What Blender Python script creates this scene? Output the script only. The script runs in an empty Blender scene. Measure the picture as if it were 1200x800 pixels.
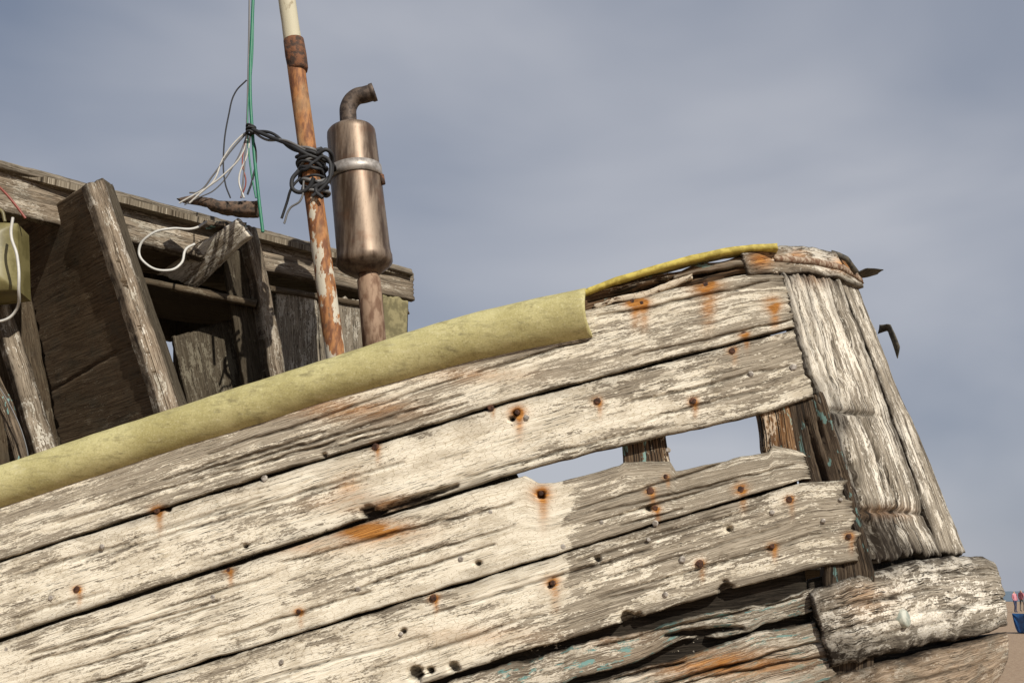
import bpy, math, random
import numpy as np
from mathutils import Vector
random.seed(4); RNG=np.random.RandomState(7)
sc=bpy.context.scene
F=1167.0; TH=math.atan(292/F); CT,ST=math.cos(TH),math.sin(TH)
CAM=np.array([0,0,1.6])
def ray(px,py):
    px=np.asarray(px,float);py=np.asarray(py,float)
    x=(px-600)/F; y=(400-py)/F
    return np.stack([x,CT-ST*y,ST+CT*y],-1)
def bpY(px,py,Y):
    r=ray(px,py); t=np.asarray(Y)/r[...,1]
    return CAM+r*t[...,None]
# ---------- hull surfaces
a=math.radians(8); f=math.radians(3)
NS=np.array([-math.sin(a)*math.cos(f),-math.cos(a)*math.cos(f),-math.sin(f)])
P0=bpY(600,500,2.8)
def t_pl(n,p,px,py):
    return (n@(p-CAM))/(ray(px,py)@n)
def side(px,py): 
    return CAM+ray(px,py)*t_pl(NS,P0,px,py)[...,None]
e1=side(915,320);e2=side(1013,655)
h=np.array([math.cos(math.radians(48)),math.sin(math.radians(48)),0])
NE=np.cross(e2-e1,h);NE/=np.linalg.norm(NE)
if NE@(CAM-e1)<0: NE=-NE
def surf(px,py,mode):
    ts=t_pl(NS,P0,px,py)
    if mode=='S': t=ts
    else:
        te=t_pl(NE,e1,px,py)
        if mode=='E': t=te
        else:
            k=0.05; m=np.maximum(ts,te); t=m+k*np.log(np.exp((ts-m)/k)+np.exp((te-m)/k))
    return CAM+ray(px,py)*t[...,None]
# ---------- noise
TAB=RNG.rand(256,256)
def vn(x,y):
    xi=np.floor(x).astype(int);yi=np.floor(y).astype(int);fx=x-xi;fy=y-yi
    fx=fx*fx*(3-2*fx);fy=fy*fy*(3-2*fy)
    g=lambda i,j:TAB[i%256,j%256]
    return (g(xi,yi)*(1-fx)+g(xi+1,yi)*fx)*(1-fy)+(g(xi,yi+1)*(1-fx)+g(xi+1,yi+1)*fx)*fy
def fbm(x,y,o=4):
    s=0;a_=.5;tot=0
    for i in range(o):
        s=s+a_*vn(x*2**i+17*i,y*2**i+31*i);tot+=a_;a_*=.5
    return s/tot
def resample(P,n,extra=None):
    P=np.array(P,float);d=np.r_[0,np.cumsum(np.linalg.norm(np.diff(P[:,:2],axis=0),axis=1))];d/=d[-1]
    s=np.linspace(0,1,n)
    return np.stack([np.interp(s,d,P[:,k]) for k in range(P.shape[1])],-1)
# ---------- objects helpers
def link(o,parent=None):
    sc.collection.objects.link(o)
    if parent is not None:o.parent=parent
    return o
def empty(name,loc=(0,0,0)):
    e=bpy.data.objects.new(name,None);sc.collection.objects.link(e);return e
def mesh_obj(name,V,Fc,mat,parent=None,uv=None,col=None,smooth=None):
    me=bpy.data.meshes.new(name);me.from_pydata([tuple(v) for v in V],[],Fc);me.update()
    if uv is not None:
        ul=me.uv_layers.new(name='UVMap');li=np.empty(len(me.loops),int);me.loops.foreach_get('vertex_index',li)
        ul.data.foreach_set('uv',np.asarray(uv)[li].ravel())
    if col is not None:
        ca=me.color_attributes.new('msk','FLOAT_COLOR','POINT');ca.data.foreach_set('color',np.asarray(col,dtype=np.float32).ravel())
    if smooth is not None:
        me.polygons.foreach_set('use_smooth',smooth if not isinstance(smooth,bool) else [smooth]*len(me.polygons))
    me.materials.append(mat)
    o=bpy.data.objects.new(name,me);return link(o,parent)
def patch(name,A,B,mat,parent,mode='S',thick=.03,res=.006,off=0.,rag=1.3,endrag=4,attr=None,gouge=(),disp=1.,bulge=0.,rr=.005,edgedark=0.,ew=1.):
    A=np.array(A,float);B=np.array(B,float)
    three=A.shape[1]==3
    if three:
        a3=bpY(A[:,0],A[:,1],A[:,2]);L=np.linalg.norm(np.diff(a3,axis=0),axis=1).sum()
        b3=bpY(B[:,0],B[:,1],B[:,2]);W=np.linalg.norm(a3.mean(0)-b3.mean(0))
    else:
        a3=surf(A[:,0],A[:,1],mode);L=np.linalg.norm(np.diff(a3,axis=0),axis=1).sum()
        b3=surf(B[:,0],B[:,1],mode);W=np.linalg.norm(a3-surf(np.interp(np.linspace(0,1,len(A)),np.linspace(0,1,len(B)),B[:,0]),np.interp(np.linspace(0,1,len(A)),np.linspace(0,1,len(B)),B[:,1]),mode),axis=1).mean()
    nu=int(max(8,L/res));nv=int(max(4,W/res))
    sA=resample(A,nu);sB=resample(B,nu)
    so=RNG.rand()*200
    s=np.linspace(0,1,nu)[:,None]*np.ones((1,nv));t=np.linspace(0,1,nv)[None,:]*np.ones((nu,1))
    pxlen=np.linalg.norm(A[-1,:2]-A[0,:2])
    en=(fbm(t*nv*.25+so,t*0+so,3)-.5)*2*endrag/pxlen
    en0=(fbm(t*nv*.25+so+50,t*0+so,3)-.5)*2*endrag/pxlen
    s2=np.clip(s,0,1)
    w1=np.clip((s2-.85)/.15,0,1)**2;w0=np.clip((.15-s2)/.15,0,1)**2
    ss=s+en*w1+en0*w0
    idx=ss*(nu-1)
    def samp(C):
        i0=np.clip(np.floor(idx).astype(int),0,nu-2);fr=(idx-i0)[...,None];return C[i0]*(1-fr)+C[i0+1]*fr
    PA=samp(sA);PB=samp(sB)
    D=PB-PA
    wpx=np.linalg.norm(D[...,:2],axis=-1)+1e-6
    ea=(fbm(s*L*14+so,s*0+3.3,5)-.5)*2*rag/wpx; eb=(fbm(s*L*14+so+90,s*0+8.1,5)-.5)*2*rag/wpx
    tt=t+ea*(1-t)+eb*t
    P=PA+D*tt[...,None]
    px,py=P[...,0],P[...,1]
    X=bpY(px,py,P[...,2]) if three else surf(px,py,mode)
    du=np.gradient(X,axis=0);dv=np.gradient(X,axis=1);N=np.cross(du,dv);N/=np.linalg.norm(N,axis=-1,keepdims=True)+1e-9
    flip=(N*(CAM-X)).sum(-1).mean()<0
    if flip:N=-N
    um=s*L;vm=t*W
    de=np.minimum(np.minimum(vm,W-vm),np.minimum(um,L-um))
    rnd=-rr*(1-np.clip(de/(2.0*rr),0,1))**2
    g=(fbm(um*4+so,vm*90+so,2)-.5)*.0014+(fbm(um*1.6+so,vm*6+so,3)-.5)*.0035
    d=off+rnd+g*disp+bulge*np.sin(np.clip(t,0,1)*math.pi)
    at=np.zeros((nu,nv,4));at[...,3]=1
    if attr is not None:
        p_,st_,dk_=attr(px,py);at[...,0]=p_;at[...,1]=st_;at[...,2]=dk_
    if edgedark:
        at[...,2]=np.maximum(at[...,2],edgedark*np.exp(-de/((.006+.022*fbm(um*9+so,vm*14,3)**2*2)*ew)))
    for (x0,y0,x1,y1,w,dep) in gouge:
        vx,vy=x1-x0,y1-y0;l2=vx*vx+vy*vy+1e-6
        q=np.clip(((px-x0)*vx+(py-y0)*vy)/l2,0,1)
        wav=0 if l2<2 else 5*(fbm(px*.035+x0,px*0+y0,3)-.5)
        dist=np.hypot(px-x0-q*vx,py-y0-q*vy+wav)
        ww=w*(1 if l2<2 else (1-.75*np.abs(q*2-1)))*(0.6+.8*fbm(px*.12,py*.3,2))
        m=1/(1+np.exp(np.clip((dist-ww)/0.7,-40,40)))
        d=d-m*dep;at[...,2]=np.maximum(at[...,2],m*.93)  # dent plus painted recess shade: holes and gouges go near-black in the mask
    X=X+N*d[...,None]
    V=X.reshape(-1,3);I=np.arange(nu*nv).reshape(nu,nv)
    q=np.stack([I[:-1,:-1],I[1:,:-1],I[1:,1:],I[:-1,1:]],-1).reshape(-1,4)
    if flip:q=q[:,::-1]
    ring=np.r_[I[:,0],I[-1,1:],I[::-1,-1][1:],I[0,::-1][1:-1]]
    Nr=N.reshape(-1,3)[ring];back=V[ring]-Nr*thick
    nb=len(V);n=len(ring)
    j=np.arange(n);k=(j+1)%n
    wq=np.stack([ring[j],nb+j,nb+k,ring[k]],-1)
    if flip: wq=wq[:,::-1]
    bA=nb+np.arange(nu)
    bB=np.array([nb+ (nu-1)+(nv-1)+ (nu-1-i) for i in range(nu)])
    bq=np.stack([bA[:-1],bB[:-1],bB[1:],bA[1:]],-1)
    Fc=np.concatenate([q,wq,bq]).tolist()
    VV=np.concatenate([V,back])
    uvf=np.stack([um+so,vm+so*1.7],-1).reshape(-1,2);uv=np.concatenate([uvf,uvf[ring]+[0,.013]])
    col=np.concatenate([at.reshape(-1,4),at.reshape(-1,4)[ring]])
    sm=[True]*len(q)+[False]*(len(wq)+len(bq))
    return mesh_obj(name,VV,Fc,mat,parent,uv,col,sm)
def frame(ax):
    ax=ax/np.linalg.norm(ax);u=np.cross(ax,[0,1,0]);u/=np.linalg.norm(u);return ax,u,np.cross(ax,u)
def lathe(name,Pa,Pb,prof,mat,parent=None,segs=40,noise=0.,cap=True):
    Pa=np.array(Pa);Pb=np.array(Pb);ax,u,v=frame(Pb-Pa)
    V=[];uv=[];Fc=[];L=np.linalg.norm(Pb-Pa)
    for i,(t,r) in enumerate(prof):
        for k in range(segs):
            an=2*math.pi*k/segs
            rr=r+(noise*(fbm(np.array([i*.9]),np.array([k*.35]),2)[0]-.5) if noise else 0)
            V.append(Pa+(Pb-Pa)*t+rr*(math.cos(an)*u+math.sin(an)*v));uv.append((an*.05,t*L))
    n=len(prof)
    for i in range(n-1):
        for k in range(segs):
            k2=(k+1)%segs;Fc.append((i*segs+k,i*segs+k2,(i+1)*segs+k2,(i+1)*segs+k))
    if cap:Fc.append(tuple(range(segs))[::-1]);Fc.append(tuple((n-1)*segs+k for k in range(segs)))
    o=mesh_obj(name,V,Fc,mat,parent,uv,None,True)
    return o
def curve(name,pts,r,mat,parent=None,world=False,cyc=False,radii=None):
    cu=bpy.data.curves.new(name,'CURVE');cu.dimensions='3D';cu.bevel_depth=r;cu.bevel_resolution=3;cu.resolution_u=10;cu.use_fill_caps=True
    sp=cu.splines.new('BEZIER');sp.bezier_points.add(len(pts)-1);sp.use_cyclic_u=cyc
    for i,(bp_,p) in enumerate(zip(sp.bezier_points,pts)):
        bp_.co=tuple(p) if world else tuple(bpY(p[0],p[1],p[2]));bp_.handle_left_type=bp_.handle_right_type='AUTO'
        if radii:bp_.radius=radii[i]
    cu.materials.append(mat)
    return link(bpy.data.objects.new(name,cu),parent)
# ---------- materials
class M:
    def __init__(s,name):
        s.m=bpy.data.materials.new(name);s.m.use_nodes=True;s.t=s.m.node_tree;s.t.nodes.clear()
        s.o=s.t.nodes.new('ShaderNodeOutputMaterial');s.b=s.t.nodes.new('ShaderNodeBsdfPrincipled');s.t.links.new(s.b.outputs[0],s.o.inputs[0])
    def set(s,i,v):
        if isinstance(v,bpy.types.NodeSocket):s.t.links.new(v,i)
        elif isinstance(v,(tuple,list)) and len(v)==3 and len(i.default_value)==4:i.default_value=(*v,1)
        else:i.default_value=v
    def bs(s,k,v):s.set(s.b.inputs[k],v)
    def math(s,op,a,b=0.,c=False):
        n=s.t.nodes.new('ShaderNodeMath');n.operation=op;n.use_clamp=c;s.set(n.inputs[0],a);s.set(n.inputs[1],b);return n.outputs[0]
    def mr(s,v,a,b,c=0.,d=1.):
        n=s.t.nodes.new('ShaderNodeMapRange');n.interpolation_type='SMOOTHSTEP'
        for i,x in enumerate((v,a,b,c,d)):s.set(n.inputs[i],x)
        return n.outputs[0]
    def mix(s,f_,a,b,bt='MIX'):
        n=s.t.nodes.new('ShaderNodeMix');n.data_type='RGBA';n.blend_type=bt;s.set(n.inputs[0],f_);s.set(n.inputs[6],a);s.set(n.inputs[7],b);return n.outputs[2]
    def map(s,vec,sc_,loc=(0,0,0)):
        n=s.t.nodes.new('ShaderNodeMapping');s.set(n.inputs[0],vec);n.inputs[1].default_value=loc;n.inputs[3].default_value=sc_;return n.outputs[0]
    def noise(s,vec,scale=1.,det=4.,rough=.55,dist=0.,d2=False):
        n=s.t.nodes.new('ShaderNodeTexNoise')
        if d2:n.noise_dimensions='2D'
        s.set(n.inputs['Vector'],vec);n.inputs['Scale'].default_value=scale;n.inputs['Detail'].default_value=det;n.inputs['Roughness'].default_value=rough;n.inputs['Distortion'].default_value=dist;return n.outputs[0]
    def vor(s,vec,scale,feat='DISTANCE_TO_EDGE'):
        n=s.t.nodes.new('ShaderNodeTexVoronoi');n.feature=feat;n.voronoi_dimensions='2D';s.set(n.inputs['Vector'],vec);n.inputs['Scale'].default_value=scale;return n.outputs[0]
    def uv(s):
        n=s.t.nodes.new('ShaderNodeUVMap');n.uv_map='UVMap';return n.outputs[0]
    def obj(s):return s.t.nodes.new('ShaderNodeTexCoord').outputs['Object']
    def bump(s,hgt,dist,st=1.):
        n=s.t.nodes.new('ShaderNodeBump');s.set(n.inputs['Height'],hgt);n.inputs['Distance'].default_value=dist;n.inputs['Strength'].default_value=st;s.t.links.new(n.outputs[0],s.b.inputs['Normal'])
    def msk(s):
        n=s.t.nodes.new('ShaderNodeAttribute');n.attribute_name='msk';x=s.t.nodes.new('ShaderNodeSeparateColor');s.t.links.new(n.outputs['Color'],x.inputs[0]);return x.outputs
def wood(name,dark,mid,light,paint=(.62,.55,.43),paint2=(.45,.40,.32),teal=0.0,crackw=.012,bd=.0025):
    m=M(name);uv=m.uv()
    N=lambda sx,sy,det,r=.55,d=0.,loc=(0,0,0):m.noise(m.map(uv,(sx,sy,1),loc),1,det,r,d,True)
    A=N(6,180,4,.72)
    A2=N(1.8,34,3,.6)
    Bn=N(2.0,70,3,.62,.1,(5,3,0))
    Lf=N(1.8,8,2,.5,0,(2,9,0))
    crk=m.math('ABSOLUTE',m.math('SUBTRACT',Bn,.5))
    cw=m.mr(Lf,.34,.66,.001,crackw)
    crack=m.mr(crk,m.math('MULTIPLY',cw,.4),cw)
    B2=N(8,140,2,.5,0,(8,1,0))
    fine=m.mr(m.math('ABSOLUTE',m.math('SUBTRACT',B2,.5)),.004,.035,.0,1.)
    C=N(11,42,6,.70,.2,(1,4,0));C2=N(3,9,3,.5,0,(6,2,0));Dn=N(80,150,2,.65)
    k=m.msk();bias=m.math('ADD',k[0],m.math('MULTIPLY',m.math('SUBTRACT',C2,.5),1.3))
    mm=m.math('ADD',m.math('ADD',m.math('MULTIPLY',C,.6),m.math('MULTIPLY',A,.14)),m.math('MULTIPLY',Dn,.26))
    thr=m.math('SUBTRACT',.66,m.math('MULTIPLY',bias,.32))
    df=m.math('SUBTRACT',mm,thr);mask=m.mr(df,-.005,.005)
    mask=m.math('MULTIPLY',mask,m.mr(crack,.1,.6))
    thin=m.mr(df,.0,.08,.78,1.)
    mask_c=m.math('MULTIPLY',mask,thin)
    w=m.mix(m.mr(A2,.32,.6),dark,mid);w=m.mix(m.mr(A,.42,.64),w,light)
    w=m.mix(m.mr(Lf,.35,.7,0.,.4),w,mid)
    w=m.mix(1.,w,m.mix(fine,(.42,.39,.35),(1,1,1)),'MULTIPLY')
    vv=m.map(uv,(42,80,1));cr=m.mr(m.vor(m.mix(.12,vv,m.map(uv,(5,150,1)),'ADD'),1.),.0,.06,.0,1.)
    crl=m.mr(Lf,.48,.64)
    crm=m.math('MAXIMUM',cr,crl)
    E=N(6,14,5,.68,0,(7,7,0))
    pc=m.mix(m.mr(E,.36,.56),paint2,paint);pc=m.mix(1.,pc,m.mix(crm,(.52,.46,.38),(1,1,1)),'MULTIPLY')
    pc=m.mix(1.,pc,m.mix(fine,(.74,.70,.63),(1,1,1)),'MULTIPLY')
    if teal>0:
        T=N(14,34,4,.6,0,(3,3,0));w=m.mix(m.mr(T,.66-teal,.69-teal),w,(.20,.36,.33))
    col=m.mix(mask_c,w,pc)
    edge=m.math('MULTIPLY',m.mr(df,-.03,-.004),m.math('SUBTRACT',1.,mask))
    col=m.mix(m.math('MULTIPLY',edge,.35),col,dark)
    S=m.math('MULTIPLY',k[1],m.mr(E,.28,.55,.2,1.1),True)
    col=m.mix(S,col,m.mix(m.mr(A,.3,.7),(.24,.08,.018),(.62,.29,.075)))
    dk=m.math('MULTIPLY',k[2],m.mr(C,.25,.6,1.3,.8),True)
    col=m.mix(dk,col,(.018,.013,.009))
    col=m.mix(crack,(.022,.017,.012),col)
    m.bs('Base Color',col);m.bs('Roughness',.9);m.bs('Specular IOR Level',.15)
    hh=m.math('ADD',m.math('MULTIPLY',mask,.3),m.math('MULTIPLY',A,.5));hh=m.math('ADD',hh,crack)
    m.bump(hh,bd,.65)
    return m.m
def simple(name,c1,c2,scale=20,rough=.7,metal=0.,bd=.001,stretch=(1,1,1),lo=.4,hi=.6):
    m=M(name);v=m.map(m.obj(),stretch);n=m.noise(v,scale,6,.6)
    m.bs('Base Color',m.mix(m.mr(n,lo,hi),c1,c2));m.bs('Roughness',rough);m.bs('Metallic',metal)
    if bd:m.bump(n,bd)
    return m.m
hullw=wood('hull_painted_wood',(.17,.14,.105),(.34,.29,.22),(.52,.455,.355),paint=(.87,.80,.655),paint2=(.66,.59,.465),crackw=.012,bd=.0018)
hulld=wood('hull_lower_wood',(.12,.095,.07),(.29,.24,.18),(.48,.41,.31),paint=(.80,.73,.6),paint2=(.5,.45,.36),teal=.08,crackw=.03,bd=.004)
sternw=wood('stern_wood',(.12,.10,.075),(.29,.25,.195),(.49,.43,.34),paint=(.82,.76,.65),paint2=(.54,.49,.41),teal=.0,crackw=.028,bd=.004)
gapshade=wood('gap_shade_dark',(.01,.008,.006),(.025,.02,.014),(.05,.04,.03))  # near-black colour carries the shade seen in the gaps between planks
rotw=wood('rotten_wood',(.025,.02,.015),(.08,.06,.042),(.21,.16,.11),crackw=.05,bd=.006,teal=.04)
cabw=wood('cabin_weathered_wood',(.09,.075,.055),(.20,.168,.125),(.34,.29,.225),paint=(.44,.40,.33),paint2=(.35,.32,.26))
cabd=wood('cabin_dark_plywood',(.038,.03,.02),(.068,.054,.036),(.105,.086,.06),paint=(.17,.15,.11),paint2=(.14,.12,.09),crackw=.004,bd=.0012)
cabp=wood('cabin_peeling_board',(.11,.085,.058),(.25,.20,.145),(.40,.335,.255),paint=(.66,.61,.52),paint2=(.48,.44,.36))
steel=simple('rusty_nail',(.04,.018,.01),(.13,.055,.028),90,.8,.3)
plug=simple('galvanised_nail',(.20,.17,.14),(.42,.38,.33),80,.6,.2)
# ---------- attribute functions in hull coordinates
def bl(px,py,cx,cy,rx,ry):return np.exp(-(((px-cx)/rx)**2+((py-cy)/ry)**2))
def sg(x,k=4.):return 1/(1+np.exp(-np.clip(x/k,-30,30)))
rust=[(606,483,5),(634,578,6),(648,683,5),(575,478,2),(762,575,3),(780,558,2),(905,357,5),(768,595,3),(752,355,5),(741,353,5),(184,598,4),(827,334,8),(872,392,3),(508,700,3),(440,523,3),(868,573,4),(858,411,3),(995,628,3),(700,470,3),(905,640,3),(268,668,3),(350,716,3),(90,690,3),(820,660,3),(925,585,3),(812,470,3)]
plugs=[(617,489),(783,527),(768,613),(735,410),(790,400),(865,343),(690,425),(830,380),(310,560),(250,700),(8,760),(95,580),(470,742),(360,640),(880,438),(705,612),(800,655),(780,696),(660,640),(930,430),(905,600),(760,632),(575,600),(420,690),(120,640),(60,700),(965,610),(985,585),(330,775),(540,655)]
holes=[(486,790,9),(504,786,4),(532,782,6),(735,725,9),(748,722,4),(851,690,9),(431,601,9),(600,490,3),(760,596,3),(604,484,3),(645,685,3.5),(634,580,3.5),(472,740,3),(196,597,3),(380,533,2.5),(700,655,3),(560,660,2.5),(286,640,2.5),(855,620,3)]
def stain(px,py):
    s=0
    for (x,y,r) in rust:
        if r: s=s+1.1*bl(px,py,x,y,r*2.1,r*1.6)+.7*bl(px,py,x+3,y+r*2.8,r*1.0,r*3.2)
    return s
def at1(px,py):
    p=.38+.22*bl(px,py,800,380,160,50)+.2*bl(px,py,560,450,90,40)+.25*bl(px,py,120,620,150,25)
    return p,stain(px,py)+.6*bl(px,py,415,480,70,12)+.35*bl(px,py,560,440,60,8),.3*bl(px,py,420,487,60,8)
def at2(px,py):
    p=.74+.18*bl(px,py,560,520,110,45)-.28*sg(px-700,40)-.1*bl(px,py,300,620,90,30)
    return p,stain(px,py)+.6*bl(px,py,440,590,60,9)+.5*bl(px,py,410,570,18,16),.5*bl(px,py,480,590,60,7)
def at3(px,py):
    rep=sg(662+8*np.sin(py*.13)+10*(fbm(px*.05,py*.08,3)-.5)-px,1.5)*sg(px-575+.8*(py-600)+60*(fbm(px*.03,py*.06,3)-.5),5)
    p=.70-.38*sg(px-664,3)+.7*rep
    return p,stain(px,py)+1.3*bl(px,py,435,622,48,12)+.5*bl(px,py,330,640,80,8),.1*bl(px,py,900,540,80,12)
def at4(px,py):
    rep=sg(664+6*np.sin(py*.2)+10*(fbm(px*.05,py*.08,3)-.5)-px,1.5)*sg(px-540-.3*(py-660)+60*(fbm(px*.03,py*.06,3)-.5),5)*sg(700-py+30*(fbm(px*.03,py*.06,3)-.5),3)
    p=.68-.32*sg(px-664,3)+.65*rep
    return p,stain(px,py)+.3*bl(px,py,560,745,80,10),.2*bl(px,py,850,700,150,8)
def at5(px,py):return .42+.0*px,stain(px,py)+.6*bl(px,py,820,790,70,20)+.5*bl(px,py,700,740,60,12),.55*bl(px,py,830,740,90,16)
def at6(px,py):return .5+.0*px,stain(px,py)+.9*bl(px,py,850,778,90,16),.2*bl(px,py,960,760,30,30)
def atE(px,py):
    nn=fbm(px*.05,py*.025,4)
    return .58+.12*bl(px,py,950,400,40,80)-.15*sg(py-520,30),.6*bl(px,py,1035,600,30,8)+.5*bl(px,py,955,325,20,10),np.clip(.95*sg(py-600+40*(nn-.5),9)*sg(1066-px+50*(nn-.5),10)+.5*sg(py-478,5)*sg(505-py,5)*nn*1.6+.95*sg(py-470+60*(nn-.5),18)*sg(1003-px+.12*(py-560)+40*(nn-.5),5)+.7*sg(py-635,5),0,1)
def const(p,s_=0,d=0):
    return lambda px,py:(p+0*px,s_+0*px,d+0*px)
boat=empty('wooden_fishing_boat')
G2=[(431,601,448,598,6,.03),(438,601,535,570,6,.025),(475,607,610,572,2.4,.014)]
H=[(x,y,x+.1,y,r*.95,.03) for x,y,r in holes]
def rc_(line,n,x0,x1,dy0,dy1,w=(.7,1.7),ln=(60,240)):
    xs=[p[0] for p in line];ys=[p[1] for p in line];out=[]
    for i in range(n):
        a0=random.uniform(x0,x1);l=random.uniform(*ln);d_=random.uniform(dy0,dy1);e_=random.uniform(-4,4)
        out.append((a0,float(np.interp(a0,xs,ys))+d_,a0+l,float(np.interp(a0+l,xs,ys))+d_+e_,random.uniform(*w),.01))
    return out
LA=[(-150,708),(0,657),(130,615),(300,562),(470,510),(600,470),(760,428),(931,384)]
LB=[(-150,797),(0,748),(200,683),(440,605),(640,545),(720,525),(900,484),(955,466)]
LC=[(-150,898),(0,850),(160,800),(400,727),(660,647),(800,604),(940,564)]
LD=[(-150,998),(0,950),(510,797),(600,768),(720,732),(850,693),(960,665),(1012,655)]
sh=lambda L_,d:[(x,y+d) for x,y in L_]
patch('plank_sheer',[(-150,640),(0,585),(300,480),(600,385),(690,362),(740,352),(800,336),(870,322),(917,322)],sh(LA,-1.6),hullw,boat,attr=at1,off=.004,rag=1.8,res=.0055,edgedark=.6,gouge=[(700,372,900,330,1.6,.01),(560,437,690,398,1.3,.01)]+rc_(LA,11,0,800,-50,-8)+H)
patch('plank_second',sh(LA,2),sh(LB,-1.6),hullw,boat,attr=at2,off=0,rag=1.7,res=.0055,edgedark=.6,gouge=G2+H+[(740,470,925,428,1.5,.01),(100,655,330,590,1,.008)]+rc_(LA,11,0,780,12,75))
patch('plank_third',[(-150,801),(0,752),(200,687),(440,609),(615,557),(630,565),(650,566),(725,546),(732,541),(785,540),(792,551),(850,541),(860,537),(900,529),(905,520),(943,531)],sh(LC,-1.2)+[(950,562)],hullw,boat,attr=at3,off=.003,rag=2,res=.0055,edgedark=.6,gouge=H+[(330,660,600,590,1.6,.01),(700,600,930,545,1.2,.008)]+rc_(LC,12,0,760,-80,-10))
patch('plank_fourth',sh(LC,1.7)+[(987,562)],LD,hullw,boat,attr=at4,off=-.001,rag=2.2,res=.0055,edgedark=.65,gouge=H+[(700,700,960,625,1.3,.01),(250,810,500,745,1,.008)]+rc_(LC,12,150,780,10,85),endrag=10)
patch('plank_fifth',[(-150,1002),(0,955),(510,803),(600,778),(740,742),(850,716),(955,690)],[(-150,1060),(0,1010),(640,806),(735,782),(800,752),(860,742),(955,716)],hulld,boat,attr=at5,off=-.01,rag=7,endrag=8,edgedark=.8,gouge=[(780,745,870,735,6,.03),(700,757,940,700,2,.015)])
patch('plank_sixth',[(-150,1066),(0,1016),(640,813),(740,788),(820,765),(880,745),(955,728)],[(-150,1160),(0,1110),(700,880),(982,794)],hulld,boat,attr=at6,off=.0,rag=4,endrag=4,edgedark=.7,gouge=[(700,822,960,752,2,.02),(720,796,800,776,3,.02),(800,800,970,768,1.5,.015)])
patch('plank_seventh',[(-150,1164),(0,1114),(700,884),(982,800)],[(-150,1300),(0,1255),(700,1050),(1000,960)],hulld,boat,attr=const(.4),res=.012)
patch('plank_bilge',[(-150,1304),(0,1260),(700,1056),(1000,966)],[(-150,1420),(400,1360),(900,1330),(1000,1290)],hulld,boat,attr=const(.3),res=.02)
up=[(-150,650),(0,600),(300,495),(600,400),(690,372),(800,345),(905,330)]
patch('gap_shade_upper',up,[(-150,780),(0,730),(440,598),(600,548),(640,536),(720,517),(905,470)],gapshade,boat,off=-.036,thick=.01,res=.02,rag=0,endrag=0)  # upper and lower sheets added behind the planks, standing in for gap shade
patch('gap_shade_lower',[(-150,770),(0,720),(440,590),(600,548),(612,572),(720,560),(850,556),(905,545),(935,545)],[(-150,1400),(1000,1280)],gapshade,boat,off=-.036,thick=.01,res=.02,rag=0,endrag=0)
patch('rib_block',[(727,505),(732,560)],[(778,498),(790,562)],rotw,boat,off=-.035,thick=.07,attr=const(.25,.1,.0),rag=2)
patch('rib_teal',[(887,470),(902,560)],[(926,465),(945,560)],rotw,boat,off=-.012,thick=.08,attr=const(.5,.25,.0),rag=2)
patch('stern_post',[(920,462),(940,560),(968,660),(965,1000)],[(966,458),(998,560),(1026,672),(1020,1000)],rotw,boat,off=-.012,thick=.06,attr=const(.05,.03,.55),rag=3,disp=4,gouge=[(945,490,975,590,3,.02),(965,600,990,665,2.5,.02),(958,480,968,530,2,.02)])
for i,(x,y) in enumerate([(180,700),(380,620),(80,760),(520,640)]):
    patch('rib_%d'%i,[(x,y-100),(x+30,y+400)],[(x+35,y-110),(x+65,y+390)],rotw,boat,off=-.05,thick=.07,res=.02)
patch('gunwale_rotten',[(660,350),(690,341),(760,322),(850,302),(905,293)],[(660,385),(690,374),(760,358),(850,336),(915,330)],rotw,boat,off=-.006,thick=.09,rag=5,disp=6,attr=const(.12,.15,.2),gouge=[(690,352,860,312,4,.03),(720,356,880,318,2,.02)])
patch('gunwale_splinter',[(696,357),(760,340),(812,322)],[(696,361),(760,347),(812,327)],rotw,boat,off=.006,thick=.02,rag=4,attr=const(.5,.1,0))
patch('gunwale_splinter_b',[(790,322),(840,309),(876,305)],[(790,328),(840,316),(876,312)],cabw,boat,off=.004,thick=.02,rag=5,attr=const(.2,.1,.2))
patch('stern_board_wide',[(915,322),(936,390),(958,460),(987,555),(1015,657)],[(984,326),(1030,440),(1068,550),(1102,648)],sternw,boat,mode='E',attr=atE,rag=5,disp=3,endrag=10,edgedark=.98,ew=1.8,gouge=[(962,478,1032,488,2.2,.018),(950,380,1000,500,1.6,.015),(1000,470,1060,600,1.7,.015),(975,400,990,470,1.4,.012),(1012,597,1085,602,3,.015),(930,335,958,425,1.6,.012),(1020,500,1040,590,1.6,.012),(985,500,1010,585,3,.02),(1005,560,1025,650,4,.025),(970,335,1010,430,1.1,.01),(1040,560,1060,650,2,.015),(1022,610,1034,656,3,.02)])
patch('stern_board_narrow',[(987,328),(1033,440),(1071,550),(1105,646)],[(1003,326),(1048,438),(1092,540),(1137,648)],sternw,boat,mode='E',attr=const(.42),rag=1.8,disp=2,off=-.006,endrag=5,thick=.05,edgedark=.85,gouge=[(1010,360,1090,560,.9,.01)])
patch('stern_gap_shade',[(940,330),(975,440),(1040,660),(1050,700)],[(994,335),(1040,440),(1125,660),(1140,700)],gapshade,boat,mode='E',off=-.045,thick=.02,res=.02,rag=0,endrag=0)  # added dark sheet, paints shade into the stern board seams
patch('stern_cap',[(868,297),(915,288),(950,290),(978,296),(1001,314)],[(876,322),(915,322),(945,321),(978,326),(1010,338)],cabp,boat,mode='M',off=.012,thick=.09,edgedark=.8,attr=lambda px,py:(.45+0*px,.9*bl(px,py,890,305,12,10)+.8*bl(px,py,985,312,16,8)+.7*bl(px,py,930,300,10,6),.2*bl(px,py,960,292,40,4)),rag=2.5,disp=2,endrag=3)
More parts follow.
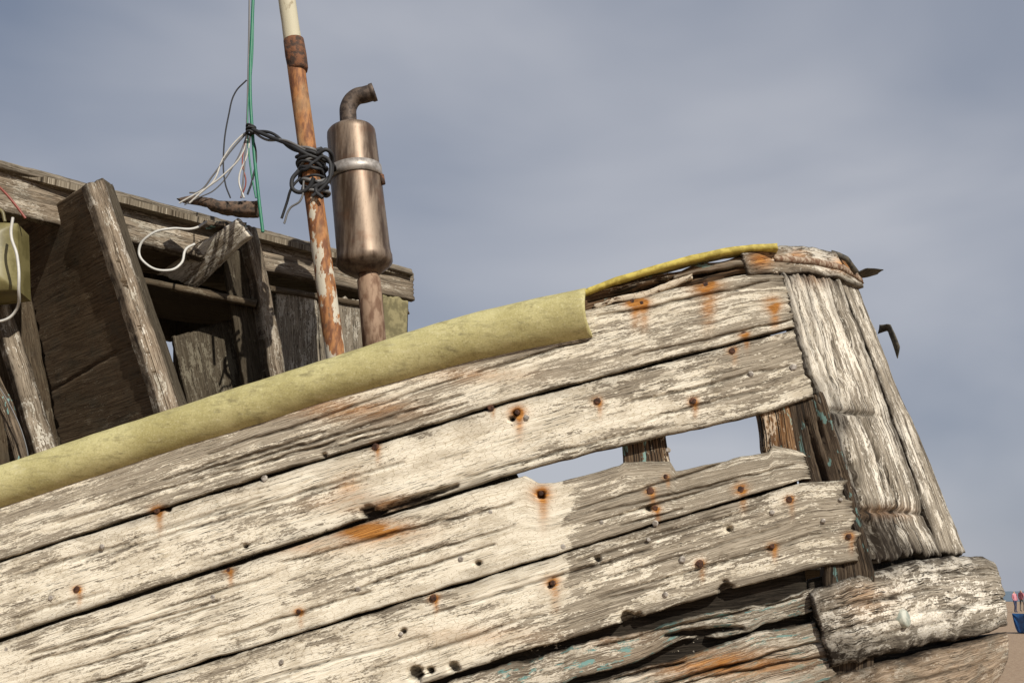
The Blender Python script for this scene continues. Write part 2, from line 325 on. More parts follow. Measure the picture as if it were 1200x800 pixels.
patch('stern_band',[(905,301),(950,304),(985,312),(1004,326)],[(905,308),(950,311),(985,319),(1007,333)],simple('rusty_band',(.14,.07,.035),(.36,.28,.2),60,.8),boat,mode='M',off=.018,thick=.006,rag=.5,disp=.5)
atB=lambda px,py:(.50-.0*px,.25*bl(px,py,1010,700,30,20),np.clip(.6*sg(670-py,7)+.8*sg(py-738+(px-1060)*.12,6)+.5*sg(985-px,8)*fbm(px*.06,py*.06,3)*1.8,0,1))
patch('wale_block',[(948,694),(1000,676),(1060,660),(1110,651),(1150,652),(1163,657)],[(972,782),(1040,766),(1100,752),(1150,742),(1178,733)],sternw,boat,mode='M',off=.014,thick=.09,attr=atB,rag=4,disp=3,bulge=.010,rr=.012,endrag=4,edgedark=.98,ew=1.5,gouge=[(960,715,1090,690,2.2,.015),(1060,720,1180,700,1.6,.014),(1000,750,1120,722,1.6,.012),(1080,675,1160,668,2,.014),(970,740,1060,722,1.6,.012),(1100,745,1170,725,1.4,.012)])
patch('wale_block_lower',[(962,797),(1040,775),(1100,760),(1150,748),(1182,740)],[(1000,880),(1060,866),(1120,850),(1160,812)],cabw,boat,mode='M',off=.008,thick=.09,attr=const(.3,.12,0),rag=3,disp=3,bulge=.02,rr=.015,endrag=3,edgedark=.9,gouge=[(1000,815,1150,775,1.6,.015)])
patch('wale_bottom',[(1000,886),(1060,872),(1120,856),(1160,820)],[(1000,1290),(1040,1290),(1080,1290),(1100,1280)],sternw,boat,mode='M',off=0,thick=.05,res=.02,attr=const(.3))
patch('wale_gap_shade',[(950,680),(1050,655),(1140,650)],[(960,1290),(1040,1290),(1090,1280)],gapshade,boat,mode='M',off=-.04,thick=.02,res=.02,rag=0,endrag=0)  # added dark backing for the shade between the wale timbers
def nails(name,lst,mat,r,par,hh=.0015):
    V=[];Fc=[]
    for it in lst:
        px,py=it[0],it[1];c=side(px,py)+NS*hh;rr=r*(.7+random.random()*.5);b=len(V)
        ux=np.cross(NS,[0,0,1]);ux/=np.linalg.norm(ux);uy=np.cross(NS,ux)
        for ring,(k,z) in enumerate([(1,-.006),(1,.001),(.65,.0022)]):
            for q in range(12):
                an=q*math.pi/6;w=rr*k*(1+.12*random.uniform(-1,1));V.append(c+w*(math.cos(an)*ux+math.sin(an)*uy)+NS*z)
        for ring in range(2):
            for q in range(12):
                q2=(q+1)%12;Fc.append((b+ring*12+q,b+ring*12+q2,b+ring*12+12+q2,b+ring*12+12+q))
        Fc.append(tuple(b+24+q for q in range(12)))
    return mesh_obj(name,V,Fc,mat,par,None,None,False)
nails('nails_rusty',[r_ for r_ in rust if r_[2]],steel,.009,boat)
nails('nails_galvanised',plugs,plug,.0075,boat)
bc=surf(np.array(1048.),np.array(726.),'M')
lathe('bolt_plug',bc+NE*.036,bc-NE*.02,[(0,.001),(0,.02),(.1,.024),(1,.024)],simple('bronze_plug',(.3,.33,.28),(.5,.5,.42),60,.6),boat,16)
flk=simple('torn_rubber_flake',(.03,.028,.022),(.09,.075,.05),50,.8)
for nm,A_,B_ in [('flake_top',[(1000,322,3.12),(1015,316,3.10),(1034,318,3.08)],[(1002,329,3.14),(1014,326,3.16),(1030,321,3.18)]),
                 ('flake_side',[(1030,380,3.2),(1042,381,3.16),(1053,405,3.14)],[(1030,390,3.2),(1040,388,3.2),(1050,421,3.16)]),
                 ('flake_cap',[(975,292,3.0),(995,300,3.0),(1008,318,3.05)],[(975,298,3.0),(992,306,3.0),(1003,322,3.05)])]:
    patch(nm,A_,B_,flk,boat,thick=.003,res=.006,rag=2,endrag=1,disp=1.5)
deckm=wood('deck_wood',(.08,.06,.04),(.17,.14,.1),(.28,.24,.18))
pl=[(1.50,3.42),(.9,4.6),(0,5.5),(-1.5,5.9),(-4,6.0)]
V=[];Fc=[];n=len(pl)
for (x,y),zt in zip(pl,(1.72,1.8,1.85,1.8,1.75)):
    V+= [(x,y,.1),(x,y,zt),(x*1.02,y+.06,zt),(x*1.02,y+.06,.1)]
for i in range(n-1):
    for k in range(4):
        k2=(k+1)%4;Fc.append((i*4+k,i*4+k2,i*4+4+k2,i*4+4+k))
mesh_obj('hull_far_side',V,Fc,deckm,boat,[(v[0],v[2]) for v in V],[(.3,0,0,1)]*len(V),False)
s0=side(-150,700);s1=side(900,500)
dv=[(s0[0],s0[1]+.12,1.45),(s1[0],s1[1]+.12,1.66),(1.42,3.42,1.66),(.9,4.6,1.62),(0,5.5,1.55),(-1.5,5.9,1.45),(-4,6,1.4)]
mesh_obj('deck',dv,[tuple(range(7))],deckm,boat,[(v[0],v[1]) for v in dv],[(.0,0,0,1)]*7,False)
# ---------- cabin
CA=bpY(0,250,3.4);CB=bpY(485,335,4.6)
dC=CB-CA;dC[2]=0;dC/=np.linalg.norm(dC);NC=np.array([dC[1],-dC[0],0])
def Yc(px,py,o=0.):
    r=ray(px,py);t=(NC@(CA+NC*o-CAM))/(r@NC);return float(r[1]*t)
def C(pts,o=0.):return [(x,y,Yc(x,y,o)) for x,y in pts]
def cp(name,A_,B_,mat,o=0.,**k):return patch(name,C(A_,o),C(B_,o),mat,boat,**k)
ac=const(.25,.03,0)
cp('cabin_fascia',[(-120,158),(0,191),(485,319)],[(-120,215),(0,247),(250,304),(485,352)],cabw,.0,attr=const(.34,.05,0),thick=.03,edgedark=.6,gouge=[(130,262,480,334,.8,.008),(0,222,110,250,.8,.008),(60,215,240,262,.7,.008)])
cp('cabin_roof_edge',[(-120,154),(0,187),(484,315)],[(-120,164),(0,197),(484,322)],cabw,.03,attr=const(.12,0,.3),thick=.04)
rA=bpY(-120,158,Yc(-120,158));rB=bpY(485,318,Yc(485,318))
up_=-NC*1.1
rv=[rA,rB,rB+up_*.8,rA+up_];rv=[v+np.array([0,0,-.01]) for v in rv]+[v+np.array([0,0,-.035]) for v in rv]
mesh_obj('cabin_roof',rv,[(0,1,2,3),(7,6,5,4),(0,4,5,1),(1,5,6,2),(2,6,7,3),(3,7,4,0)],deckm,boat,[(v[0],v[1]) for v in rv],[(0,0,0,1)]*8,False)
cp('cabin_wall_board_a',[(322,338),(326,470)],[(372,345),(378,460)],cabw,-.03,attr=const(.5,0,0),thick=.02)
cp('cabin_wall_board_b',[(373,346),(379,460)],[(428,352),(430,450)],cabw,-.035,attr=const(.3,0,.1),thick=.02)
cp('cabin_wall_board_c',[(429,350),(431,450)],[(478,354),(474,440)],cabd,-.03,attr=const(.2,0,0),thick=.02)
cp('cabin_wall_trim',[(318,334),(480,362)],[(318,341),(480,368)],cabd,-.01,attr=ac,thick=.02)
yel=simple('yellow_painted_wood',(.13,.11,.05),(.24,.205,.10),25,.8)
cp('cabin_yellow_box',[(449,346),(452,440)],[(479,352),(476,440)],yel,.03,thick=.08,rag=.5)
eb=rB.copy();e_=[eb+NC*-.04,eb+up_*.8,None,None];e_[2]=np.array([e_[1][0],e_[1][1],1.45]);e_[3]=np.array([e_[0][0],e_[0][1],1.45])
mesh_obj('cabin_end_wall',e_,[(0,1,2,3)],cabd,boat,[(v[1],v[2]) for v in e_],[(0,0,0,1)]*4,False)
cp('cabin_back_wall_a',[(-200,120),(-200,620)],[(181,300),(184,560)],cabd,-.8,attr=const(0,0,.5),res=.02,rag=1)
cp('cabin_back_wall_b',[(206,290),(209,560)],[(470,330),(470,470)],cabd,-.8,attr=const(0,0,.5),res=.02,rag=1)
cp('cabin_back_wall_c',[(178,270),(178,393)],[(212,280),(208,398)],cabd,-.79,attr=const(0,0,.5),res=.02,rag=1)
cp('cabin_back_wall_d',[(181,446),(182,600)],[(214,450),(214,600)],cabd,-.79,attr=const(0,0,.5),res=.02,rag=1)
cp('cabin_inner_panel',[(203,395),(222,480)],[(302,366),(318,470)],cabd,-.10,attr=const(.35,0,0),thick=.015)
patch('cabin_shelf_edge',[(157,322,3.72),(301,351,4.0)],[(157,330,3.72),(301,359,4.0)],cabd,boat,thick=.02,attr=ac)
patch('cabin_shelf',[(157,329,3.74),(301,357,4.02)],[(175,372,4.5),(300,388,4.7)],cabd,boat,thick=.015,attr=const(0,0,.3),res=.01)
cp('cabin_post',[(284,264),(300,330),(318,448),(322,480)],[(301,266),(316,330),(337,440),(341,480)],cabw,.06,attr=const(.42,.05,0),thick=.07,rag=1.5,edgedark=.6)
cp('cabin_post_inner',[(262,300),(278,400),(292,480)],[(284,290),(302,380),(320,470)],cabd,-.0,attr=const(.2,0,.2),thick=.02)
patch('cabin_tilted_board',[(183,322,4.0),(276,257,3.82)],[(230,338,4.0),(292,275,3.80)],cabp,boat,thick=.02,attr=const(.75,0,0),rag=2)
patch('cabin_bracket',[(240,257,3.80),(290,260,3.95)],[(246,263,3.80),(292,268,3.95)],rotw,boat,thick=.02,attr=const(0,0,0),rag=2)
patch('cabin_big_panel',[(20,268,3.78),(102,214,3.36)],[(76,552,3.78),(200,520,3.36)],cabd,boat,thick=.02,attr=const(.1,.05,0),rag=1,gouge=[(52,462,158,402,.9,.01)])
patch('cabin_panel_edge',[(102,213,3.35),(145,345,3.35),(196,505,3.35)],[(122,208,3.42),(166,340,3.42),(219,498,3.42)],cabp,boat,thick=.03,attr=const(.28,.05,0),rag=1.5,disp=2,edgedark=.8)
patch('cabin_inner_stile',[(121,208,3.44),(219,500,3.44)],[(133,215,3.52),(229,500,3.52)],cabd,boat,thick=.02,attr=const(.1,0,0),rag=1)
cp('cabin_left_wall',[(-150,205),(-150,600)],[(22,262),(76,560)],cabd,-.12,attr=const(.1,.03,.15),thick=.02,res=.01)
patch('cabin_left_post',[(-8,355,3.5),(44,540,3.4),(52,575,3.4)],[(12,352,3.55),(69,528,3.45),(78,570,3.45)],cabp,boat,thick=.04,attr=const(.4,0,0),rag=1.5,edgedark=.8)
patch('cabin_left_brace',[(-20,410,3.35),(10,470,3.35),(36,560,3.35)],[(-20,440,3.35),(2,490,3.35),(22,560,3.35)],rotw,boat,thick=.03,attr=const(.1,0,0),rag=2)
can=empty('yellow_canister')
patch('canister_body',[(-40,262,3.3),(-38,345,3.3)],[(17,258,3.32),(19,338,3.32)],simple('canister_plastic',(.13,.11,.04),(.21,.18,.075),14,.5),can,thick=.12,rr=.03,rag=0,endrag=0,bulge=.02)
curve('canister_handle',[(-30,262,3.34),(-25,248,3.34),(0,246,3.34),(6,260,3.34)],.006,simple('canister_handle_plastic',(.12,.10,.04),(.2,.17,.07),14,.5),can)
# ---------- foam pipe fender on gunwale
fm=M('fender_foam');o_=fm.obj();n1=fm.noise(o_,5,5,.6);n2=fm.noise(o_,190,4,.75);n3=fm.noise(fm.map(o_,(6,6,30)),3,5,.65);n4=fm.noise(o_,22,6,.75);n5=fm.noise(fm.map(o_,(1,1,3),(3,1,2)),9,6,.7)
c=fm.mix(fm.mr(n1,.35,.65),(.37,.325,.135),(.50,.45,.215));c=fm.mix(fm.mr(n2,.52,.68,0.,.45),c,(.66,.61,.40));c=fm.mix(fm.mr(n2,.34,.46,.45,0.),c,(.17,.14,.055));c=fm.mix(fm.mr(n3,.5,.7,0.,.5),c,(.22,.19,.09));c=fm.mix(fm.mr(n4,.53,.68,0.,.5),c,(.22,.185,.08));c=fm.mix(fm.mr(n5,.56,.68,0.,.55),c,(.14,.12,.06));c=fm.mix(fm.mr(n5,.3,.42,.4,0.),c,(.62,.57,.36))
fm.bs('Base Color',c);fm.bs('Roughness',.65);fm.bs('Specular IOR Level',.3);fm.bump(fm.math('ADD',fm.math('MULTIPLY',n2,.4),n4),.0025,.6)
fend=empty('pipe_fender')
cpx=np.array([(-150,618,26),(0,570,27),(100,537,27),(200,504,27),(330,462,28),(400,441,28),(500,409,30),(600,384,32),(689,367,33.5)],float)
nr=160;R=resample(cpx,nr);ker=np.ones(21)/21
for c_ in (0,1,2):
    pad=np.r_[2*R[0,c_]-R[10:0:-1,c_],R[:,c_],2*R[-1,c_]-R[-2:-12:-1,c_]];R[:,c_]=np.convolve(pad,ker,'valid')
ctr=side(R[:,0],R[:,1])-NS*.028;rad=R[:,2]/F*ctr[:,1]
tan=np.gradient(ctr,axis=0);tan/=np.linalg.norm(tan,axis=1,keepdims=True)
sg_=64;V=[];Fc=[]
for w_,k in ((0,1.),(1,.8)):
    for i in range(nr):
        u=np.cross(tan[i],[0,1,0]);u/=np.linalg.norm(u);v=np.cross(tan[i],u)
        for j in range(sg_):
            an=math.pi*1.25+.12+(2*math.pi-.24)*j/(sg_-1)
            wob=1+.06*(vn(np.array([i*.06+9]),np.array([j*.12]))[0]-.5)+.025*(vn(np.array([i*.3]),np.array([j*.3]))[0]-.5)
            sl=.006*math.sin(an*2+1) if i==nr-1 else 0
            V.append(ctr[i]+rad[i]*k*wob*(math.cos(an)*u+math.sin(an)*v)+tan[i]*sl)
    b=w_*nr*sg_
    for i in range(nr-1):
        for j in range(sg_-1):
            q=(b+i*sg_+j,b+i*sg_+j+1,b+(i+1)*sg_+j+1,b+(i+1)*sg_+j);Fc.append(q if w_==0 else q[::-1])
b=nr*sg_
for j in range(sg_-1):
    i=nr-1;Fc.append((i*sg_+j,i*sg_+j+1,b+i*sg_+j+1,b+i*sg_+j));Fc.append((j,j+1,b+j+1,b+j))
mesh_obj('foam_tube',V,Fc,fm.m,fend,None,None,True)
ys=simple('yellow_strip_rubber',(.36,.28,.05),(.58,.47,.10),40,.6)
ypts=[(672,352),(690,342),(720,330),(760,318),(810,304),(850,296),(880,292),(911,290)]
edge=empty('yellow_edging')
patch('strip',[(x,y-4.2) for x,y in ypts],[(x,y+3.6) for x,y in ypts],ys,edge,off=.014,thick=.05,rag=.8,endrag=1,rr=.004,disp=.6,res=.004)
# ---------- mast
mast=empty('mast')
z45=bpY(340,50,3.55)[2]
mm_=M('mast_painted_metal');o_=mm_.obj();sx=mm_.t.nodes.new('ShaderNodeSeparateXYZ');mm_.t.links.new(o_,sx.inputs[0]);z=sx.outputs[2]
n1=mm_.noise(mm_.map(o_,(1,1,.35)),22,6,.65);n2=mm_.noise(mm_.map(o_,(1,1,.3)),60,5,.6);n3=mm_.noise(mm_.map(o_,(1,1,.5)),7,4,.6)
c=mm_.mix(mm_.mr(n2,.38,.62),(.15,.055,.02),(.36,.155,.05));c=mm_.mix(mm_.mr(n3,.45,.6,0,.6),c,(.40,.25,.12))
zl=mm_.mr(z,2.5,3.25,.50,.66)
c=mm_.mix(mm_.mr(n1,zl,mm_.math('ADD',zl,.03)),c,(.50,.45,.35))
c=mm_.mix(mm_.mr(n1,.34,.40,.8,0.),c,(.09,.055,.035))
top=mm_.mix(mm_.mr(n1,.36,.46),(.25,.2,.12),(.47,.43,.31))
c=mm_.mix(mm_.mr(z,z45-.01,z45+.01),c,top)
mm_.bs('Base Color',c);mm_.bs('Roughness',.75);mm_.bump(n1,.003,.7)
def W(px,py,Y):return bpY(px,py,Y)
m0=W(400.5,470,3.55);m1=W(335,-10,3.55);m1=m0+(m1-m0)*1.8
lathe('mast_tube',m0,m1,[(t,.0365-.004*t) for t in np.linspace(0,1,60)],mm_.m,mast,28,.002)
rc=simple('rust_collar_metal',(.05,.028,.018),(.17,.07,.03),50,.8,.2,.004)
lathe('mast_collar',W(344,47,3.55),W(350,84,3.55),[(0,.034),(.02,.040),(.5,.042),(.9,.040),(1,.035)],rc,mast,28,.003)
# ---------- exhaust
exh=empty('exhaust_muffler')
em=M('heat_stained_steel');o_=em.obj();n1=em.noise(em.map(o_,(1,1,.12)),26,6,.65);n2=em.noise(em.map(o_,(1,1,.35)),90,4,.65);n3=em.noise(o_,9,4,.6)
sx=em.t.nodes.new('ShaderNodeSeparateXYZ');em.t.links.new(o_,sx.inputs[0])
c=em.mix(em.mr(n1,.36,.62),(.085,.055,.036),(.235,.175,.125));c=em.mix(em.mr(n2,.50,.75,0.,.5),c,(.10,.055,.03));c=em.mix(em.mr(n3,.52,.68,0.,.55),c,(.13,.065,.035))
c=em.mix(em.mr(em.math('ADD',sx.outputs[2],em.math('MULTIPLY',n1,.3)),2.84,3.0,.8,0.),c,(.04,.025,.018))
em.bs('Base Color',c);em.bs('Metallic',.5);em.bs('Roughness',em.mr(n1,.35,.65,.38,.55));em.bump(n1,.0008,.4)
Ye=3.72;k=Ye/F/CT
ma=W(411,150,Ye);mb=W(429,322,Ye)
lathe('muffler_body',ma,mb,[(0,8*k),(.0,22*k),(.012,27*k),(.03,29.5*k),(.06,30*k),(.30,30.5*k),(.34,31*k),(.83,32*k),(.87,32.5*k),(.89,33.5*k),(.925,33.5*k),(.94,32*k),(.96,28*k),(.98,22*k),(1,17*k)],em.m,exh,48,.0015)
def al(t):return ma+(mb-ma)*t
lathe('muffler_strap',al(.285),al(.365),[(0,30*k),(.03,32.6*k),(.97,32.8*k),(1,30*k)],simple('strap_steel',(.28,.25,.22),(.46,.42,.38),30,.5,.5),exh,48)
lathe('strap_clamp',W(447,205,Ye-.02),W(449,216,Ye-.02),[(0,3*k),(1,3*k)],rc,exh,8)
lathe('muffler_neck',W(409.5,153,Ye),W(409,146,Ye),[(0,20*k),(.5,17*k),(1,12*k)],em.m,exh,32)
op=simple('pipe_dark_rust',(.045,.032,.025),(.11,.08,.06),50,.65,.4)
cu=curve('tailpipe_elbow',[(410,155,Ye),(408,138,Ye),(409,124,Ye),(417,114,Ye),(428,111,Ye),(438,108,Ye)],10.5*k,op,exh);cu.data.use_fill_caps=False;cu.data.bevel_resolution=8
lathe('tailpipe_lip',W(434,109.5,Ye),W(439,107.8,Ye),[(0,10.6*k),(.3,11.6*k),(1,11.6*k),(1,9*k),(.2,8.5*k)],op,exh,24,cap=False)
lathe('exhaust_stack',W(431,312,Ye),W(443,450,Ye),[(0,11*k),(.1,12*k),(.12,14*k),(.5,14*k),(1,14.5*k)],simple('stack_rust',(.15,.08,.045),(.30,.20,.13),35,.75,.2,.002,(1,1,.4)),exh,28,.002)
# ---------- wires
wr=empty('electrical_wires')
def pm(n,c,r=.5):
    m=M(n);nn=m.noise(m.obj(),60,3);m.bs('Base Color',m.mix(nn,tuple(x*.6 for x in c),c));m.bs('Roughness',r);return m.m
gr=pm('green_wire',(.02,.20,.11));wh=pm('white_wire',(.62,.60,.55));bk=pm('black_wire',(.02,.02,.022),.7);gy=pm('grey_wire',(.15,.145,.14));rd=pm('red_wire',(.25,.05,.03))
Yw=3.62
def w(n,pts,r,m,Y=Yw):curve(n,[(p[0],p[1],p[2] if len(p)>2 else Y) for p in pts],r,m,wr)
w('green_line',[(299,-60),(295,40),(293,100),(297,170),(303,230),(308,272)],.0065,gr)
w('green_line_b',[(295,-60),(296,60),(290,140),(294,200),(300,232)],.0035,gr)
w('grey_line',[(293,-60),(291,80),(289,150),(286,200),(283,232)],.0035,gy)
w('white_a',[(292,145),(284,180),(262,205),(240,222),(222,238)],.0036,wh)
w('white_b',[(296,150),(280,162),(262,185),(248,215),(228,228),(210,238)],.0034,wh)
w('white_c',[(294,150),(290,180),(280,210),(286,232)],.0034,wh)
w('white_d',[(293,148),(276,190),(252,222),(232,232),(216,240)],.0025,gy)
w('grey_c',[(290,155),(272,175),(250,205),(232,225),(222,226)],.0034,gy)
w('grey_d',[(289,94),(276,108),(268,135),(262,180),(264,215),(270,232)],.003,bk)
w('black_d',[(292,150),(300,180),(296,210),(290,228)],.004,bk)
w('red_c',[(292,150),(284,190),(288,215),(282,232)],.0028,rd)
w('white_hook',[(242,260,3.75),(226,268,3.7),(200,268,3.66),(178,274,3.64),(163,292,3.64),(172,310,3.64),(195,317,3.66),(212,309,3.7),(218,292,3.72),(228,286,3.75)],.005,wh)
w('white_left',[(15,255,3.24),(13,275,3.24),(20,300,3.24),(22,335,3.24),(18,365,3.3),(2,376,3.3),(-20,372,3.3)],.005,wh)
w('red_left',[(-20,205,3.32),(2,222,3.32),(18,240,3.33),(30,256,3.34)],.0045,rd)
w('thin_left',[(-10,440,3.3),(12,475,3.3),(30,520,3.3),(36,560,3.3)],.002,gy)
Ym=3.52
w('black_main',[(292,150,3.6),(315,160,3.56),(340,170,Ym),(362,182,3.5),(386,190,3.55),(392,205,3.7)],.008,bk)
w('black_main_b',[(294,154,3.6),(318,156,3.56),(345,176,Ym),(370,180,3.5),(383,200,3.6)],.006,bk)
w('black_main_c',[(290,148,3.6),(310,163,3.58),(335,165,Ym),(358,176,3.5)],.005,gy)
for i in range(16):
    cy=178+i*3.2+random.uniform(-2,2);cx=363+ (cy-180)*.15
    pts=[];tl=random.uniform(-.045,.045);ph=random.uniform(0,6)
    for q in range(10):
        an=q*2*math.pi/10;pts.append(W(cx,cy,3.55)+np.array([math.cos(an)*(.043+random.uniform(0,.010)),math.sin(an)*(.043+random.uniform(0,.010)),math.cos(an+ph)*tl*.6+random.uniform(-.008,.008)]))
    curve('binding_%d'%i,pts,random.uniform(.005,.008),gy if i%5==0 else bk,wr,world=True,cyc=True)
w('tail_a',[(350,200,3.5),(342,212,3.5),(346,224,3.5),(360,222,3.5),(368,208,3.49)],.008,bk)
w('tail_b',[(352,208,3.5),(342,220,3.5),(336,238,3.52),(330,256,3.53)],.005,bk)
w('tail_c',[(356,212,3.5),(352,235,3.5),(340,244,3.5),(333,262,3.5)],.004,gy)
w('tail_d',[(372,180,3.5),(384,176,3.5),(389,196,3.55),(380,214,3.5),(370,222,3.5),(378,232,3.5)],.008,bk)
w('tail_e',[(368,190,3.5),(380,184,3.5),(387,206,3.5),(376,222,3.5),(366,230,3.5)],.007,bk)
for i in range(3):
    pts=[]
    for q in range(7):
        an=q*2*math.pi/7;pts.append(W(294,152,3.6)+np.array([math.cos(an)*.016,math.sin(an)*.016,(i-1)*.012+random.uniform(-.005,.005)]))
    curve('knot_%d'%i,pts,.005,bk,wr,world=True,cyc=True)
patch('roof_wood_lump',[(205,233,3.66),(232,229,3.64),(262,234,3.64),(302,235,3.64)],[(215,239,3.66),(240,241,3.64),(262,248,3.64),(297,249,3.64)],simple('lump_rotten_wood',(.04,.03,.022),(.14,.09,.06),50,.9,0,.004),wr,thick=.05,rag=4,disp=3,rr=.01)
# ---------- ground, sea, distant
gm=M('beach_sand_shingle');o_=gm.obj();n1=gm.noise(o_,.25,6,.6);n2=gm.noise(o_,9,6,.7)
gm.bs('Base Color',gm.mix(gm.mr(n2,.35,.65),gm.mix(n1,(.20,.125,.07),(.30,.20,.12)),(.36,.26,.17)));gm.bs('Roughness',.95);gm.bump(n2,.03)
mesh_obj('beach_ground',[(-4000,-500,0),(4000,-500,0),(4000,6000,0),(-4000,6000,0)],[(0,1,2,3)],gm.m)
sm_=M('sea_water');o_=sm_.obj();n1=sm_.noise(sm_.map(o_,(.05,.3,1)),1,5,.6);sm_.bs('Base Color',sm_.mix(n1,(.05,.09,.12),(.12,.18,.22)));sm_.bs('Roughness',.35);sm_.bump(n1,.3)
mesh_obj('sea',[(-4000,170,.02),(4000,150,.02),(4000,5990,.02),(-4000,5990,.02)],[(0,1,2,3)],sm_.m)
def person(px,Y,top_,leg,hgt=1.7,turn=0):
    x=(px-600)/F*Y*CT
    me=bpy.data.meshes.new('person')
    s=hgt/1.7
    J=[(0,0,.92),(0,0,1.15),(0,0,1.38),(0,0,1.48),(0,0,1.62),(-.18,0,1.38),(-.25,.02,1.12),(-.24,-.12,.90),(.18,0,1.38),(.25,0,1.12),(.26,-.05,.88),(-.10,0,.88),(-.12,-.06,.48),(-.12,.05,.05),(-.12,-.12,.03),(.10,0,.88),(.12,.05,.48),(.13,.12,.05),(.13,-.04,.03)]
    E=[(0,1),(1,2),(2,3),(3,4),(2,5),(5,6),(6,7),(2,8),(8,9),(9,10),(0,11),(11,12),(12,13),(13,14),(0,15),(15,16),(16,17),(17,18)]
    R_=[.14,.13,.15,.055,.105,.065,.045,.03,.065,.045,.03,.09,.06,.045,.035,.09,.06,.045,.035]
    me.from_pydata([tuple(np.array(j)*s) for j in J],E,[]);me.update()
    o=bpy.data.objects.new('person',me);sc.collection.objects.link(o)
    o.modifiers.new('Skin','SKIN');sb=o.modifiers.new('Sub','SUBSURF');sb.levels=sb.render_levels=2
    if len(me.skin_vertices)==0:
        bpy.context.view_layer.objects.active=o
        try:bpy.ops.mesh.customdata_skin_add()
        except Exception as ex:print(ex)
    if len(me.skin_vertices):
        for i,sv in enumerate(me.skin_vertices[0].data):sv.radius=(R_[i]*s,R_[i]*s*.8);sv.use_root=(i==0)
    m=M('person_clothes');sx=m.t.nodes.new('ShaderNodeSeparateXYZ');m.t.links.new(m.obj(),sx.inputs[0]);z=sx.outputs[2]
    c=m.mix(m.mr(z,.90*s,.92*s),leg,top_);c=m.mix(m.mr(z,1.44*s,1.45*s),c,(.45,.28,.2));c=m.mix(m.mr(z,1.64*s,1.66*s),c,(.07,.04,.025));m.bs('Base Color',c);me.materials.append(m.m)
    o.location=(x,Y,0);o.rotation_euler=(0,0,turn)
person(1188,80,(.55,.22,.26),(.05,.06,.12),1.65,.4);person(1196,84,(.40,.12,.14),(.1,.09,.08),1.75,2.);person(1204,78,(.6,.55,.5),(.05,.08,.2),1.7,1.2);person(1216,95,(.1,.2,.5),(.2,.18,.15),1.7,1.2)
rbm=simple('blue_boat_paint',(.015,.06,.17),(.025,.10,.25),6,.5)
V=[];Fc=[];ns=15
for i in range(ns):
    t=i/(ns-1);b_=.62*math.sin(math.pi*min(1,(t*.85+.12)))**.6;shh=.55+.18*(2*t-1)**2
    for j in range(9):
        q=(j/8-.5)*2;V.append((t*3.4,b_*np.sign(q)*abs(q)**.6,shh*abs(q)**2.2*1.0+.02))
for i in range(ns-1):
    for j in range(8):Fc.append((i*9+j,i*9+j+1,i*9+10+j,i*9+9+j))
Fc.append(tuple(range(9)))
rbo=empty('rowing_boat')
hb=mesh_obj('rowboat_hull',V,Fc,rbm,rbo,None,None,True);hb.modifiers.new('s','SOLIDIFY').thickness=.03
def bx(name,x0,x1,y0,y1,z0,z1,mat,par):
    V=[(x,y,z) for x in (x0,x1) for y in (y0,y1) for z in (z0,z1)]
    return mesh_obj(name,V,[(0,1,3,2),(4,6,7,5),(0,4,5,1),(2,3,7,6),(0,2,6,4),(1,5,7,3)],mat,par,None,None,False)
thm=simple('thwart_wood',(.12,.09,.06),(.3,.25,.18),10)
bx('thwart_a',1.0,1.25,-.5,.5,.42,.45,thm,rbo);bx('thwart_b',2.1,2.35,-.5,.5,.42,.45,thm,rbo)
rbo.location=((1190-600)/F*40*CT,40,0);rbo.rotation_euler=(0,0,.25)
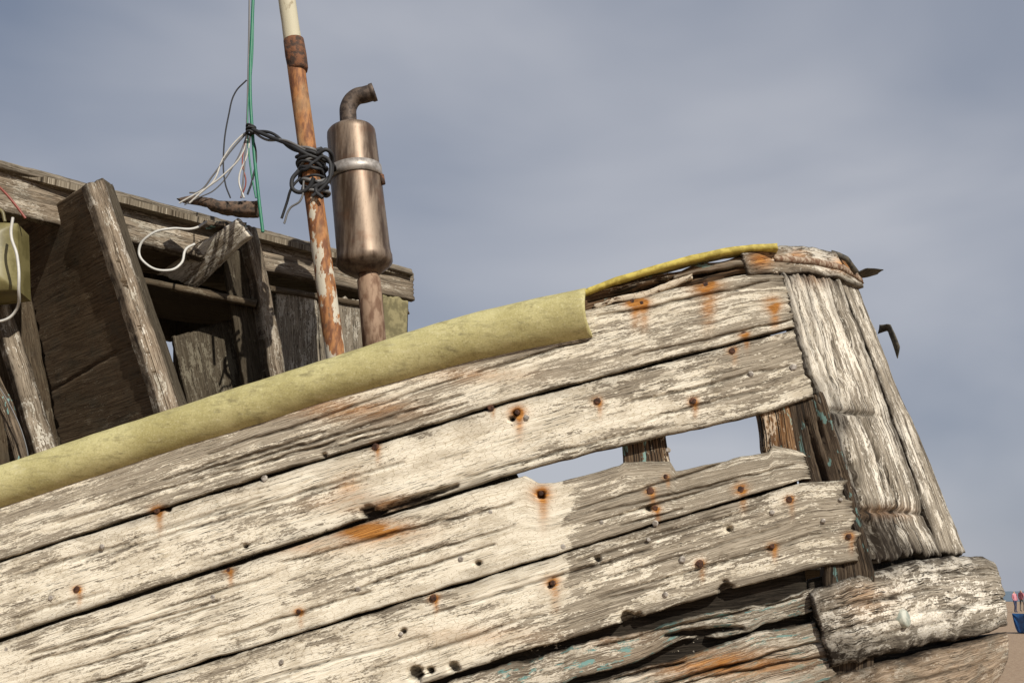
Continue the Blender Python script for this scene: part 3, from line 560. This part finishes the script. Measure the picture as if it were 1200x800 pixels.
# ---------- world, sun, camera
S=Vector((.42,-.66,.62)).normalized()
wd=bpy.data.worlds.new('World');sc.world=wd;wd.use_nodes=True;t=wd.node_tree;t.nodes.clear()
out=t.nodes.new('ShaderNodeOutputWorld');bg=t.nodes.new('ShaderNodeBackground');t.links.new(bg.outputs[0],out.inputs[0]);bg.inputs[1].default_value=.1
sk=t.nodes.new('ShaderNodeTexSky');sk.sky_type='NISHITA';sk.sun_disc=False;sk.sun_elevation=math.asin(S.z);sk.sun_rotation=math.atan2(S.x,S.y);sk.dust_density=2.
tc=t.nodes.new('ShaderNodeTexCoord');mp=t.nodes.new('ShaderNodeMapping');mp.inputs[3].default_value=(1.6,1.6,4.0);mp.inputs[1].default_value=(.6,.2,.1);mp.inputs[2].default_value=(0,.5,0);t.links.new(tc.outputs['Generated'],mp.inputs[0])
no=t.nodes.new('ShaderNodeTexNoise');no.inputs['Scale'].default_value=1.3;no.inputs['Detail'].default_value=4;no.inputs['Roughness'].default_value=.42;no.inputs['Distortion'].default_value=.4;t.links.new(mp.outputs[0],no.inputs['Vector'])
gz=t.nodes.new('ShaderNodeVectorMath');gz.operation='DOT_PRODUCT';gz.inputs[1].default_value=tuple(Vector((.12,.93,.24)).normalized());t.links.new(tc.outputs['Generated'],gz.inputs[0])
gm_=t.nodes.new('ShaderNodeMapRange');gm_.inputs[1].default_value=.80;gm_.inputs[2].default_value=1.0;gm_.inputs[3].default_value=0;gm_.inputs[4].default_value=.27;t.links.new(gz.outputs['Value'],gm_.inputs[0])
ad=t.nodes.new('ShaderNodeMath');ad.operation='ADD';t.links.new(no.outputs[0],ad.inputs[0]);t.links.new(gm_.outputs[0],ad.inputs[1])
cr=t.nodes.new('ShaderNodeValToRGB');cr.color_ramp.elements[0].position=.40;cr.color_ramp.elements[0].color=(.20,.24,.325,1);cr.color_ramp.elements[1].position=.84;cr.color_ramp.elements[1].color=(.48,.495,.545,1);t.links.new(ad.outputs[0],cr.inputs[0])
sc_=t.nodes.new('ShaderNodeVectorMath');sc_.operation='SCALE';sc_.inputs['Scale'].default_value=10;t.links.new(cr.outputs[0],sc_.inputs[0])
mx=t.nodes.new('ShaderNodeMix');mx.data_type='RGBA';mx.inputs[0].default_value=.9;t.links.new(sk.outputs[0],mx.inputs[6]);t.links.new(sc_.outputs[0],mx.inputs[7]);t.links.new(mx.outputs[2],bg.inputs[0])
sl=bpy.data.lights.new('sun','SUN');sl.energy=4.9;sl.angle=math.radians(.5);sl.color=(1,.95,.86)
so_=bpy.data.objects.new('sun',sl);so_.rotation_euler=S.to_track_quat('Z','Y').to_euler();sc.collection.objects.link(so_)
cd=bpy.data.cameras.new('camera');cd.lens=F*36/1200;cd.sensor_width=36;cd.clip_end=12000;cd.clip_start=.05
co=bpy.data.objects.new('camera',cd);co.location=tuple(CAM);co.rotation_euler=(math.pi/2+TH,0,0);sc.collection.objects.link(co);sc.camera=co
sc.view_settings.view_transform='Standard';sc.view_settings.look='None';sc.view_settings.exposure=0
